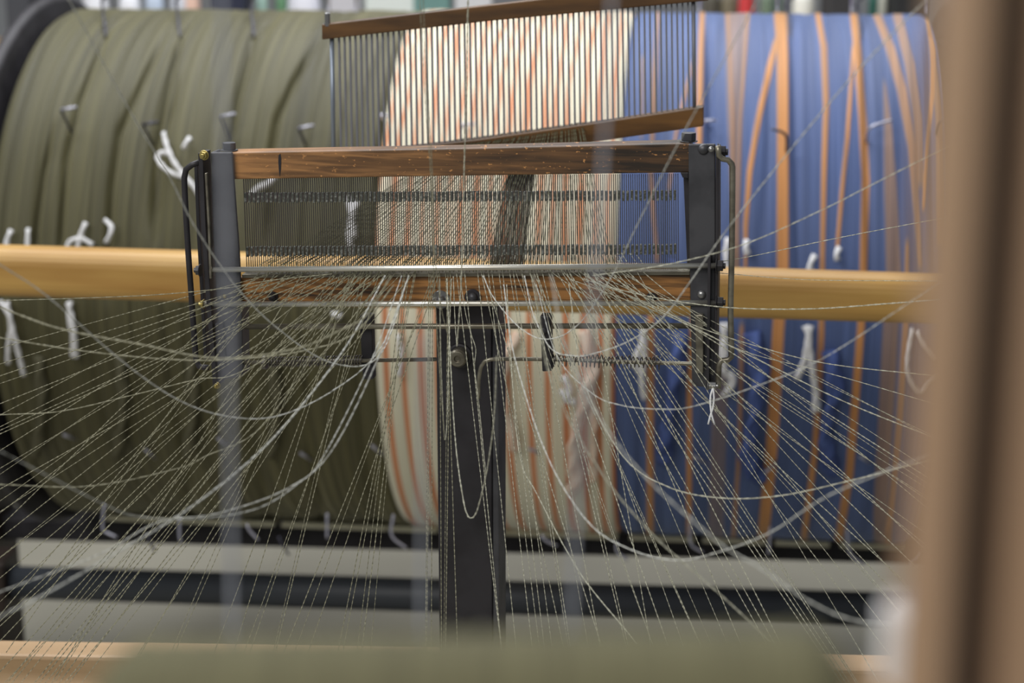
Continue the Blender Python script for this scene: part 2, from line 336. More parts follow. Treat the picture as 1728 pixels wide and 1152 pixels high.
for a, b, c, m in [((1327,258),(1326,228),(1302,217),'hook'), ((1462,236),(1469,215),(1506,203),'hook_bright'), ((1196,207),(1190,204),(1208,203),'hook_bright'), ((648,200),(640,194),(658,196),'hook_bright'), ((790,216),(778,211),(802,209),'hook_bright'), ((1583,225),(1590,206),(1612,200),'hook')]:
    t, th = dhit(*a); base = dpt(t, th, R0-.004); q = (base-CAM)@FW-.03
    tube('hook', catmull([base, P(*b, q), P(*c, q)], .004), .0022, M[m], drum, 8)
for x in (1333, 1452): hook([(x+1, 62, -.004), (x-3, 36, .012), (x-5, 22, .026)]); hk3([(x-5, 20, .33), (x-6, 6, .33), (x+6, -6, .32)])
for x in (1181, 1312, 1437, 1565, 553, 600): hk3([(x, 24, .35), (x, 8, .35), (x+1, -8, .34)], 'hook_bright')
for a, b in [((107,733),(128,743)), ((244,757),(263,776)), ((367,739),(388,756)), ((507,764),(526,779)), ((627,751),(645,769)), ((893,757),(916,769)), ((1170,769),(1195,785)), ((1452,770),(1470,784)), ((1292,796),(1312,780))]:
    t, th = dhit(*b); base = dpt(t, th, R0-.003); q = (base-CAM)@FW
    tube('hook', [base, P(a[0], a[1], q-.035)], .0026, M['hook_bright'], drum, 8)
for pts in [[(176,850),(173,890),(180,898),(197,906)], [(303,872),(303,905),(306,914)], [(417,884),(420,893),(436,911)], [(552,866),(552,908)], [(664,868),(661,903),(686,925)], [(914,902),(920,911),(940,921)], [(1041,914),(1041,930),(1060,945)], [(1166,868),(1165,915),(1186,932)], [(1300,888),(1297,935)], [(1429,892),(1434,932),(1458,953)], [(1557,932),(1552,940),(1538,950)], [(470,905),(478,922),(488,936)], [(248,902),(256,920),(262,930)]]:
    hk3([(x, y, .12) for x, y in pts], 'hook_bright' if pts[0][0] not in (470, 248) else 'hook')
# loose bundle tails hanging off the drum
def tail(pts, r, m, name='yarn_tail'):
    p = catmull([dsurf(x, y, h) for x, y, h in pts], .006); n = len(p)
    rr = r*(1+.25*np.sin(np.linspace(0, 9, n)))
    frg = tube_geo(p, rr, 10, .7, 60.); mesh(name, *frg, M[m], drum, True)
tail([(985,556,.004),(1000,610,.012),(992,650,.02),(968,735,.02),(972,800,.015),(962,816,.016)], .011, 'peach')
tail([(1000,650,.006),(1003,720,.012),(1000,800,.012)], .008, 'peach')
tail([(875,560,.004),(852,610,.014),(856,680,.018),(872,748,.016)], .008, 'peach')
tail([(1268,560,.002),(1282,620,.012),(1272,690,.02),(1262,760,.016),(1280,800,.01)], .014, 'blue_yarn')
tail([(1400,590,.004),(1408,650,.014),(1392,720,.016),(1402,790,.008)], .013, 'blue_yarn')
tail([(1150,560,.003),(1138,640,.014),(1128,700,.016),(1118,770,.01)], .012, 'blue_yarn')
tail([(1130,440,.003),(1140,470,.01),(1125,700,.01)], .004, 'blue_yarn')
for x in (75, 212, 330, 470): tail([(x-8, 600, .003), (x, 680, .012), (x-12, 760, .012)], .009, 'dark_yarn')

# stand of the drum: black rail with cream edge strips, legs
stand = thing('drum_stand', P(-40, 900, 3.2)*V(1, 1, 0), 'dark stand with a black cross rail under the big drum', 'stand')
RP = Plane(780, 900, 3.27, YAW)
prism('cross_rail', [(-230, 867), (1760, 922), (1760, 958), (-230, 905)], RP, .02, .09, M['black'], stand, .004)
for x0, x1 in [(178, 462), (474, 652), (655, 738), (842, 1042), (1062, 1172), (1186, 1292), (1308, 1400), (1418, 1531)]:
    f = lambda x: 870+(x-178)*.0372
    prism('edge_strip', [(x0, f(x0)), (x1, f(x1)), (x1, f(x1)+8.5), (x0, f(x0)+8.5)], RP, -.07, .02, M['cream'], stand, .002)
for tt in (T0-.22, T3+.2):
    a = DC+DA*tt; box('leg', (a[0], a[1], a[2]/2-.02), (.05, .12, a[2]-.04), M['dark_wood'], stand, .004, -YAW)
pipe = [P(-60, 990, 3.25), P(1660, 1040, 3.02)]
tb = thing('floor_pipe', pipe[0]*V(1, 1, 0), 'thick dark grey round pipe crossing low above the floor under the drum', 'pipe')
pipe = [P(-200, 975, 3.27), P(1720, 1035, 3.05)]
tube('pipe_body', pipe, .030, M['pipe'], tb, 28)
for q in (P(-8, 978, 3.24), P(1600, 1032, 3.06)):
    box('end_bracket', q, (.06, .09, .095), M['dark_wood'], tb, .004)

# ---------------------------------------------------------------- long wooden beam
beam = thing('wooden_beam', WP(780, 490, .03), 'long smooth ochre wooden beam running across behind the reed frame', 'beam')
prism('beam_body', [(-260, 414), (1880, 481), (1880, 561), (-260, 497)], WP, 0, .055, M['beam'], beam, .02, seg=5)
for px_ in (-245, 1860):
    a = WP(px_, 500, .03); box('beam_support', (a[0], a[1]+.09, a[2]/2-.02), (.05, .06, a[2]), M['dark_wood'], beam, .003)

# ---------------------------------------------------------------- cotton ties
TIES = [
 ('white cotton tie looped at the upper left corner of the reed frame', [[(280,232),(288,258),(302,285),(330,318),(345,340)], [(318,304),(298,300),(280,288),(270,272),(275,262),(286,264)], [(324,240),(319,250),(315,259)]], .0042, 2.6),
 ('short white cotton end above the beam at the far left edge', [[(25,390),(20,405),(17,424)]], .0045, 2.45),
 ('second short white cotton end above the beam from the left', [[(53,388),(54,402),(53,420)]], .0040, 2.45),
 ('white cotton tie curling over the beam left of the frame', [[(150,378),(143,398),(136,428)], [(116,428),(124,410),(142,404),(162,414)]], .0042, 2.45),
 ('white curled cotton end above the beam, nearest the frame on the left', [[(182,374),(194,384),(192,398),(184,411)]], .0042, 2.45),
 ('white cotton tie with two tails hanging under the beam at far left', [[(6,506),(20,522),(26,545),(20,580),(18,608)], [(18,506),(26,540),(36,580),(46,626)]], .0046, 2.42),
 ('thick white cotton tassel hanging under the beam beside it', [[(124,506),(124,535),(130,562),(128,596)], [(120,508),(130,540),(133,570),(134,597)]], .0046, 2.42),
 ('white cotton bit seen through the left end of the reed wires', [[(466,304),(458,316),(442,322),(428,334)]], .005, 2.5),
 ('upright white cotton strand seen through the left half of the reed wires', [[(590,338),(598,365),(594,400),(600,440)], [(604,345),(598,372),(602,404)]], .0058, 2.5),
 ('small white cotton knot under the left half of the frame', [[(566,528),(574,527),(580,530)]], .006, 2.5),
 ('white cotton tie hanging on the narrow striped strip left of the post', [[(676,560),(680,590),(677,625)]], .0048, 2.55),
 ('white cotton knot on the striped warp right of the centre post', [[(952,628),(962,645),(958,668)], [(948,650),(960,664),(974,668)]], .0066, 2.55),
 ('frayed white cotton tie on the blue warp just past the striped one', [[(1088,545),(1084,575),(1072,602),(1080,622)], [(1086,548),(1088,590),(1084,630),(1088,664)], [(1072,604),(1066,612)]], .0056, 2.5),
 ('white cotton skein hanging behind the right end of the frame', [[(1218,542),(1224,580),(1222,620),(1233,632),(1228,652),(1220,662)], [(1226,542),(1218,590),(1224,622)], [(1222,620),(1236,626),(1236,642),(1224,656)]], .0050, 2.42),
 ('white cotton strand upright above the beam beside the right post', [[(1228,404),(1225,430),(1227,462)]], .0050, 2.42),
 ('white cotton end standing above the beam on the blue warp', [[(1374,432),(1367,446),(1364,465)]], .0052, 2.42),
 ('white cotton tie with a knot and two tails under the right beam', [[(1358,546),(1364,562),(1362,572),(1356,606),(1344,633)], [(1366,546),(1364,572),(1369,610),(1376,655),(1380,684)], [(1376,655),(1374,684)]], .0058, 2.42),
 ('white cotton loop under the beam next to the blurred wooden post', [[(1540,552),(1532,590),(1531,620),(1542,645),(1556,656),(1570,640),(1590,625)], [(1548,555),(1558,575),(1580,600)]], .0042, 2.42),
 ('small white cotton knot at the end of the first slanting orange strand', [[(1260,408),(1258,420),(1262,432)]], .0055, 2.55),
 ('small white cotton knot at the end of the second slanting orange strand', [[(1415,420),(1410,430),(1412,441)]], .0050, 2.55)]
for lab, strands, r, d in TIES:
    hh = r+.006; o0 = dsurf(*strands[0][0], hh); t_ = thing('cotton_tie', o0, lab, 'cotton tie', 'white cotton ties on the drum')
    for s in strands:
        tube('strand', catmull([dsurf(x, y, hh+.004*(1+math.sin(i))) for i, (x, y) in enumerate(s)], .004), r, M['cotton'], t_, 8, flat=.8, twist=150.)

# ---------------------------------------------------------------- tilted reed behind
back = thing('back_reed', BP(560, 240, .01), 'tilted coarse reed with brown wooden battens standing behind the main reed', 'reed')
prism('top_batten', [(543, 41), (830, 8), (1196, -34), (1196, 1), (830, 35), (543, 67)], BP, -.008, .012, M['batten_back'], back, .0012)
prism('bottom_batten', [(640, 254), (800, 236), (1000, 208), (1187, 180), (1187, 213), (1000, 240), (800, 266), (640, 288)], BP, -.008, .012, M['batten_back'], back, .0012)
def wirebox(p, q, wx, wy, n, m, parent, name, shared={}):
    key = (m.name, name)
    if key not in shared:
        me = bpy.data.meshes.new(name); v, f = box_geo((0, 0, .5), (.5, 0, 0), (0, .5, 0), (0, 0, .5))
        me.from_pydata([tuple(a) for a in v], [], f); me.materials.append(m); shared[key] = me
    o = bpy.data.objects.new(name, shared[key]); COL.objects.link(o); o.parent = parent
    z = q-p; L_ = np.linalg.norm(z); z = z/L_; x = np.cross(n, z); x /= np.linalg.norm(x); y = np.cross(z, x)
    mt = Matrix([[x[i]*wx, y[i]*wy, z[i]*L_, p[i]-origin(parent)[i]] for i in range(3)]+[[0, 0, 0, 1]])
    o.matrix_basis = mt; ORG[o.name] = p; return o
nb = 66
for i in range(nb):
    k = i/(nb-1); xt = 572+k*(1170-572); xb = 576+k*(1172-576)
    yt = np.interp(xt, [543, 830, 1196], [60, 28, -5]); yb = np.interp(xb, [543, 640, 800, 1000, 1187], [268, 254, 240, 212, 185])
    wirebox(BP(xb, yb, .002), BP(xt, yt, .002), .0017, .004, BP.n, M['wire_back'], back, 'reed_wire')
tube('end_rod', [BP(560, 60, 0), BP(563, 275, 0)], .0024, M['wire_pale'], back, 10)
tube('end_rod', [BP(1170, 2, 0), BP(1172, 190, 0)], .0020, M['wire_back'], back, 10)
vs, fs = lathe_geo(BP(553, 44, -.004), V(0, 0, 1), [(.0045, 0), (.0045, .003), (.003, .003), (.003, .013), (.0018, .014)], 12); mesh('bolt', vs, fs, M['zinc'], back, False)

bun = thing('yarn_bundle', BP(850, 450, .05), 'dark bundle of many yarns slanting behind the middle of the reed wires', 'yarn bundle')
for k in range(26):
    q = k/25; x0 = 858+44*q; x1 = 826+56*q
    pts = [BP(x0+8, 242, .040), BP(x0, 290, .048), BP((x0+x1)/2+random.uniform(-2, 2), 370, .05), BP(x1, 455, .045), BP(x1-4, 500, .035)]
    tube('strand', catmull(pts, .01), .0008, M['dark_bundle'], bun, 5, caps=False)

# ---------------------------------------------------------------- front reed frame
fr = thing('reed_frame', FP(780, 660, .01), 'worn wooden and steel reed frame full of fine upright wires', 'reed frame')
tb_ = prism('top_batten', [(386, 257), (780, 250), (1166, 241), (1166, 291), (780, 296.5), (392, 302.5)], FP, 0, .024, M['batten'], fr, .0012, label='dark scratched wooden top batten')
prism('ink_mark', [(470, 262), (473, 259), (474.5, 268), (474, 285), (472, 298), (470.5, 287), (469.5, 272)], FP, -.0004, .0006, M['ink'], tb_, 0, label='black ink line across the top batten')
prism('bottom_batten', [(402, 468), (1166, 463), (1166, 506), (404, 510)], FP, 0.001, .024, M['batten_low'], fr, .0012, label='coarsely grained wooden bottom batten')
prism('steel_strip', [(408, 463), (1164, 457.5), (1164, 464), (408, 469)], FP, -.002, .020, M['rod_dark'], fr, .0004)
# side posts: steel channels (web to the front, one flange turned back)
def channel(name, poly, w0, th, dep, side):
    parts = [prism_geo(poly, FP, w0, w0+th)]
    l = [poly[0], poly[-1]]; r = [poly[len(poly)//2-1], poly[len(poly)//2]]
    for e, sg in ((l, 1), (r, -1)):
        parts.append(prism_geo([e[0], (e[0][0]+sg*4.5, e[0][1]), (e[1][0]+sg*4.5, e[1][1]), e[1]], FP, w0+th*.98, w0+dep))
    return mesh(name, *join(parts), M['steel'], fr, False, .0011, 3)
channel('side_post', [(355, 257), (391, 257), (403, 420), (408, 520), (410, 636), (372, 640), (366, 520), (361, 420)], -.006, .004, .026, 0)
channel('side_post', [(1161.5, 243), (1207, 243), (1207.5, 400), (1206, 655), (1168, 651), (1165, 520), (1163, 400)], -.006, .004, .026, 0)
# guards
def flatbar(name, pts, wpx, w0, w1, m='black', label=None):
    l = [(x-wpx/2, y) for x, y in pts]; r = [(x+wpx/2, y) for x, y in pts]
    return prism(name, l+r[::-1], FP, w0, w1, M[m], fr, .0006, label)
flatbar('side_bar', [(338, 258), (343, 380), (351, 500), (363, 652)], 8, -.012, .010)
flatbar('side_bar', [(330, 272), (335, 400), (342, 520), (347, 610)], 6, .010, .028)
flatbar('side_bar', [(347, 292), (352, 380), (355, 470)], 4, -.016, -.012, 'rod_dark')
flatbar('side_bar', [(1210, 252), (1210, 400), (1206, 655)], 5, -.010, .024)
flatbar('side_bar', [(1197, 432), (1196, 520), (1194, 658)], 5, -.016, .002)
tube('guard_wire', catmull([FP(x, y, -.010) for x, y in [(336, 274), (324, 278), (314, 286), (311, 300), (316, 400), (323, 500), (331, 608), (336, 618), (352, 620)]], .004), .0028, M['black'], fr, 8)
tube('guard_wire', catmull([FP(x, y, -.012) for x, y in [(1212, 246), (1213, 262), (1219, 268), (1229, 270), (1235, 277), (1236, 300), (1235, 420), (1233, 520), (1234, 602), (1229, 607), (1217, 608), (1213, 616), (1212, 654)]], .004), .0026, M['rod_dark'], fr, 8)
# rods
def rod(name, a, b, rpx, w0, m, label=None, ins=None):
    return tube(name, [FP(*a, w0), FP(*b, w0)], rpx*PX, M[m], fr, 16, label)
rod('thread_rod', (356, 455), (1216, 448), 4.6, -.012, 'rod', 'bright round upper rod')
rod('thread_rod', (344, 513), (1216, 511), 4.8, -.008, 'rod', 'bright round lower rod')
rod('slide_rod', (378, 551), (1176, 549.5), 4.8, -.002, 'rod_dark')
rod('spring_rod', (384, 612), (736, 606), 3.4, -.002, 'rod_dark')
tube('hooked_spring_rod', catmull([FP(x, y, -.014+k) for x, y, k in [(807, 672, 0), (808, 640, 0), (812, 618, 0), (818, 609, 0), (828, 606, 0), (920, 606, .012), (1040, 610, .012), (1182, 614, .012)]], .004), 3.4*PX, M['rod_dark'], fr, 12)
def spring(x0, x1, y0, y1, rp, turns, wob):
    n = int(turns*12); k = np.linspace(0, 1, n); path = []
    for q in k:
        c = FP(x0+(x1-x0)*q, y0+(y1-y0)*q, -.002); a = q*turns*2*math.pi; r_ = rp*PX*(1+wob*math.sin(q*21)+wob*.6*math.sin(q*47))
        path.append(c+FP.u*math.cos(a)*r_+FP.n*math.sin(a)*r_+FP.r*wob*.002*math.sin(q*31))
    tube('coil_spring', path, 1.15*PX, M['spring'], fr, 6)
spring(447, 612, 611, 608, 8.5, 34, .05); spring(932, 1116, 607, 612, 9.5, 27, .16)
vs, fs = cyl_geo(FP(447, 611, -.002), FP.r, .0065, -.002, .002, 20); mesh('washer', vs, fs, M['spring'], fr, False, .0004)
prism('rod_bracket', [(911, 533), (928, 533), (931, 626), (915, 627)], FP, -.008, .006, M['black'], fr, .001)
prism('rod_bracket', [(606, 532), (627, 532), (630, 640), (612, 640)], FP, .004, .016, M['black'], fr, .001)
prism('rod_bracket', [(1173, 531), (1187, 531), (1187, 630), (1175, 630)], FP, -.013, -.006, M['rod_dark'], fr, .001)
prism('rod_bracket', [(362, 546), (376, 543), (381, 618), (367, 620)], FP, -.010, -.003, M['black'], fr, .001)
prism('reed_end_plate', [(1153, 292), (1164, 292), (1166, 458), (1160, 458)], FP, .010, .016, M['black'], fr, .0005)
prism('stop_lug', [(1148, 291), (1162, 291), (1162, 301), (1152, 300)], FP, -.002, .010, M['black'], fr, .0006)
# nuts, bolts
def nut(px_, py_, w0, rp, hp, ax, m='black', name='nut', stub=True):
    c = FP(px_, py_, w0); ax = np.array(ax, float)
    prof = [(rp*PX, 0), (rp*PX, hp*PX)]; g = [lathe_geo(c, ax, prof, 6)]
    g.append(lathe_geo(c-ax*.5*PX, ax, [(rp*1.25*PX, -1.2*PX), (rp*1.25*PX, .4*PX)], 16))
    if stub: g.append(lathe_geo(c, ax, [(rp*.5*PX, hp*PX*.9), (rp*.5*PX, (hp+4)*PX)], 12))
    mesh(name, *join(g), M[m], fr, False, .0004)
nut(387, 252, .008, 12, 12, FP.u, 'steel', 'bolt', False); nut(1162, 237, .008, 12, 13, FP.u, 'steel', 'bolt', False)
nut(1212, 256, -.002, 11, 12, FP.r); nut(1210, 448, -.012, 10, 10, FP.r); nut(1210, 510, -.008, 10, 10, FP.r)
nut(1196, 650, -.016, 7, 12, FP.r, 'zinc'); nut(337, 456, -.012, 9, 6, -FP.r, 'steel'); nut(343, 513, -.008, 7, 4, -FP.r, 'brass')
nut(344, 262, -.012, 7, 6, -FP.n, 'brass'); nut(366, 650, -.012, 5, 5, -FP.n, 'brass')
def dome(px_, py_, w0, rp, m, name='rivet', ax=None):
    prof = [(rp*PX*math.cos(a), rp*PX*.7*math.sin(a)) for a in np.linspace(0, 1.5, 6)]
    vs, fs = lathe_geo(FP(px_, py_, w0), -FP.n, prof, 18); mesh(name, vs, fs, M[m], fr, True)
dome(1187, 252, -.006, 9, 'steel'); dome(1184, 497, -.006, 7.5, 'zinc'); dome(379, 500, -.006, 4, 'brass'); dome(1200, 252, -.012, 5, 'zinc')
def washer_bolt(px_, py_, w0, r1, r2, m1, m2, parent, pl=FP):
    g = lathe_geo(pl(px_, py_, w0), -pl.n, [(r1*PX, 0), (r1*PX, .0012), (r1*PX*.93, .0018)], 28); o = mesh('washer', *g, M[m1], parent, False)
    g = lathe_geo(pl(px_, py_, w0-.0018), -pl.n, [(r2*PX, 0), (r2*PX, .002), (r2*.8*PX, .0042), (r2*.3*PX, .0052)], 20); mesh('bolt_head', *g, M[m2], parent, True)
washer_bolt(744, 505, 0, 16, 7, 'zinc', 'zinc', fr); washer_bolt(798, 501, 0, 14, 8, 'black', 'steel', fr)
washer_bolt(461, 500, 0, 9, 6, 'black', 'black', fr); washer_bolt(1100, 503, 0, 10, 6, 'black', 'black', fr)
g = lathe_geo(FP(918, 557, -.008), -FP.n, [(5*PX, 0), (5*PX, .003), (3*PX, .004)], 12); mesh('screw', *g, M['steel'], fr, False)
# reed wires and the two rows of solder that close every other gap
nw = 203; sold = [[], []]
for i in range(nw):
    k = i/(nw-1); xt = 411+k*(1144-411); xb = 417+k*(1145-417)
    wirebox(FP(xb, 462, .009), FP(xt, 299-6*k, .009), .00052, .0014, FP.n, M['wire'], fr, 'reed_wire')
    if i % 2 == 0 and i < nw-1:
        for row, (ya, yb) in enumerate(((323, 339), (414, 430))):
            ka = (ya-296)/165; x = xt+(xb-xt)*ka+1.8; dy = 3-4*k+random.uniform(-.6, .6)
            sold[row].append(prism_geo([(x-1.9, ya+dy), (x+1.9, ya+dy), (x+2, yb+dy), (x-1.8, yb+dy)], FP, .0065, .0115))
for s in sold: o = mesh('solder_row', *join(s), M['solder'], fr); o['kind'] = 'stuff'

# centre post
post = thing('support_post', FP(790, 700, .03)*V(1, 1, 0), 'dark flat steel post holding up the middle of the reed frame', 'post')
a = [(735, 492), (829, 492), (835, 1150), (741, 1150)]
tl, trr, br, bl = [FP(*q, .0255) for q in a]
def down(p, q): k = (p[2]-0)/(p[2]-q[2]); return p+(q-p)*k
lo_l, lo_r = tl*V(1, 1, 0), trr*V(1, 1, 0)
dep = FP.n*.016
mesh('post_plate', [tl, trr, lo_r, lo_l, tl+dep, trr+dep, lo_r+dep, lo_l+dep], [(3, 2, 1, 0), (4, 5, 6, 7), (0, 1, 5, 4), (1, 2, 6, 5), (2, 3, 7, 6), (3, 0, 4, 7)], M['black'], post, False, .0012)
tr2 = trr+FP.r*.0065; lr2 = lo_r+FP.r*.0065; d0 = FP.n*.002; d2 = FP.n*.040
mesh('post_flange', [trr+d0, tr2+d0, lr2+d0, lo_r+d0, trr+d2, tr2+d2, lr2+d2, lo_r+d2], [(3, 2, 1, 0), (4, 5, 6, 7), (0, 1, 5, 4), (1, 2, 6, 5), (2, 3, 7, 6), (3, 0, 4, 7)], M['steel'], post, False, .0012)
g = lathe_geo(FP(776, 600, .0255), -FP.n, [(23*PX, 0), (22*PX, .002), (19*PX, .0026)], 28); mesh('washer', *g, M['black'], post, False)
g = lathe_geo(FP(776, 600, .023), -FP.n, [(16*PX, 0), (16*PX, .010), (13*PX, .0125), (6*PX, .0125), (5*PX, .0105)], 24); mesh('bolt_head', *g, M['rod_dark'], post, False, .0003)
c = (lo_l+lo_r)/2; box('foot_plate', (c[0], c[1]+.01, .006), (.16, .12, .012), M['black'], post, .002)

# ---------------------------------------------------------------- threads
def yarn(name, world_pts, r, m, label, group, cat='yarn', step=.0021, twist=620.):
    p = catmull(world_pts, step); vs, fs = tube_geo(p, r, 4, .55, twist, False)
    o = mesh(name, vs, fs, m); return tag(o, label, cat, group)
def depth(p): return (p-CAM)@FW
def fan(xr, ends, dend, r, m, label, group, backx=None, sag=0.):
    """from the back reed through the front reed, over the lower rod and out to ends (pixel points)"""
    pts = []
    ends = [(x+(x-xr)*.28, y+(y-458)*.28) for x, y in ends]   # runs on past the edge of the picture
    x1, y1 = ends[0]
    if backx is not None:
        yb = np.interp(backx, [640, 800, 1000], [254, 236, 208])
        pts += [BP(backx+2, yb-4, .03), BP(backx, yb-1.5, -.001), BP(backx-2, yb+6, -.0095)]
        pts += [FP(xr+(backx-xr)*.10, 428, .030)]
    else: pts += [FP(xr+(bx(xr)-xr)*.12, 426, .030)]
    pts += [FP(xr, 446, .006), FP(xr, 458, -.004)]
    k = (513-458)/max(y1-458, 60); k = min(k, .9)
    xm = xr+(x1-xr)*k; ym = 458+(y1-458)*k
    pts.append(FP(xm, ym, -.0145))
    d0 = depth(pts[-1]); n = len(ends)
    for i, (x, y) in enumerate(ends):
        d = d0+(dend-d0)*(i+1)/n; pts.append(P(x, y+(sag if i < n-1 else 0), d))
    # straight spans: add an intermediate point on the picture line so that the spline stays taut
    head = pts[:-n]; a = head[-1]; b = pts[-n]; mid = [a+(b-a)*q for q in (.06, .5, .94)]
    return yarn('yarn_thread', head+mid+pts[-n:], r, m, label, group)
def bx(xr): return 772+(np.clip(xr, 420, 1120)-420)/700*212+random.uniform(-3, 3)
rnd = random.Random(3); LO, MO, RO, BO = [], [], [], []
GL = ('taut thin olive-cream yarn fanning out from the reed to the lower left', 'yarns fanning to the left')
GC = ('taut thin cream yarn running steeply down past the centre post', 'yarns running down the middle')
GR = ('taut thin pale yarn fanning out from the reed to the lower right', 'yarns fanning to the right')
LEFT = [(470, (0, 587)), (508, (0, 614)), (520, (0, 634)), (545, (0, 647)), (560, (0, 681)), (590, (0, 726)), (602, (0, 732)), (655, (0, 825)), (530, (0, 865)), (628, (0, 863)), (570, (0, 908)), (600, (0, 940)), (640, (0, 941)),
        (585, (0, 1015)), (610, (0, 1048)), (648, (0, 1056)), (592, (0, 1081)), (570, (12, 1152)), (588, (20, 1152)), (604, (35, 1152)), (628, (58, 1152)), (640, (66, 1152)), (660, (76, 1152)), (600, (100, 1152)), (655, (116, 1152)),
        (478, (0, 760)), (500, (0, 800)), (560, (0, 790)), (620, (0, 975)), (545, (0, 845)), (520, (0, 720)), (615, (30, 1100)), (680, (48, 1110)), (700, (136, 1120)),
        (668, (158, 1125)), (652, (225, 1115)), (610, (232, 1112)), (560, (284, 1112)), (576, (290, 1112)), (600, (358, 1110)), (592, (392, 1108)), (650, (410, 1105)), (641, (420, 1105)), (612, (460, 1105)), (620, (463, 1108)), (738, (478, 1102)), (732, (500, 1092)), (742, (520, 1100)),
        (455, (0, 700)), (440, (60, 830)), (512, (180, 1000)), (530, (150, 1060)), (486, (90, 930)), (466, (110, 960)), (455, (160, 870))]
for xr, e in LEFT:
    r = rnd.choice([.00042, .00048, .00056, .0006])
    LO.append((e, fan(xr, [e], rnd.uniform(1.5, 1.66), r, M['yarn_olive'], *GL, backx=None)))
MID = [(700, (571, 1095)), (702, (580, 1092)), (682, (603, 1095)), (690, (611, 1092)), (684, (626, 1090)), (724, (718, 1088)), (727, (720, 1086)), (730, (728, 1085)), (742, (745, 1092)), (756, (749, 1092)), (760, (752, 1090)), (752, (772, 1092)),
       (770, (845, 1085)), (784, (846, 1090)), (806, (870, 1082)), (824, (897, 1082)), (830, (909, 1082)), (842, (917, 1078)), (848, (930, 1080)), (812, (948, 1078)), (860, (957, 1078)), (866, (960, 1075)), (880, (990, 1075)), (895, (1010, 1075)), (905, (1053, 1075)), (815, (1012, 1080))]
for xr, e in MID:
    MO.append((e, fan(xr, [e], rnd.uniform(1.52, 1.66), rnd.choice([.0004, .0005, .0006]), M['yarn_pale' if xr > 760 else 'yarn_olive'], *GC, backx=None)))
RIGHT = [(915, (1058, 1080)), (870, (1097, 1075)), (880, (1099, 1080)), (905, (1122, 1074)), (893, (1173, 1068)), (900, (1176, 1072)), (925, (1192, 1068)), (960, (1220, 1068)), (985, (1240, 1062)), (940, (1284, 1068)), (955, (1300, 1073)),
         (960, (1428, 1152)), (975, (1434, 1152)), (990, (1445, 1152)), (1000, (1448, 1152)), (948, (1420, 1152)), (1010, (1500, 1103)), (1022, (1497, 1062)), (1000, (1530, 1046)), (1040, (1530, 1046)), (985, (1540, 1030)), (1048, (1560, 1024)), (1030, (1560, 970)), (1060, (1570, 935)),
         (950, (1570, 1020)), (985, (1570, 925)), (965, (1575, 845)), (1000, (1575, 850)), (978, (1575, 830)), (1030, (1575, 822)), (1020, (1580, 815)), (1052, (1580, 800)), (930, (1570, 905)), (1045, (1575, 740)), (1000, (1576, 736)), (990, (1100, 1100)), (1075, (1400, 1010)), (1085, (1580, 870)), (1000, (1330, 1110)), (930, (1150, 1080))]
for xr, e in RIGHT:
    RO.append((e, fan(xr, [e], rnd.uniform(1.5, 1.66), rnd.choice([.0004, .0005, .0006]), M['yarn_pale'], *GR, backx=None)))
# further ends that pass between the two reeds only a little apart
GB = ('fine olive yarn slanting from the back reed batten to the front reed wires', 'yarns between the two reeds')
for i in range(90):
    xr = 450+i*6.6+rnd.uniform(-2, 2); b = 762+(xr-450)/594*228+rnd.uniform(-3, 3)
    yb = np.interp(b, [640, 800, 1000], [254, 236, 208]); ye = rnd.uniform(440, 452)
    BO.append(yarn('yarn_thread', [BP(b+4, yb-5, .03), BP(b, yb-1.5, -.001), BP(b-2, yb+6, -.0095), FP(xr+(b-xr)*.3, 390, .05), FP(xr, ye, .006), FP(xr-1, 461, .001)], .00046, M['yarn_shaded'], *GB, step=.006, twist=300.))
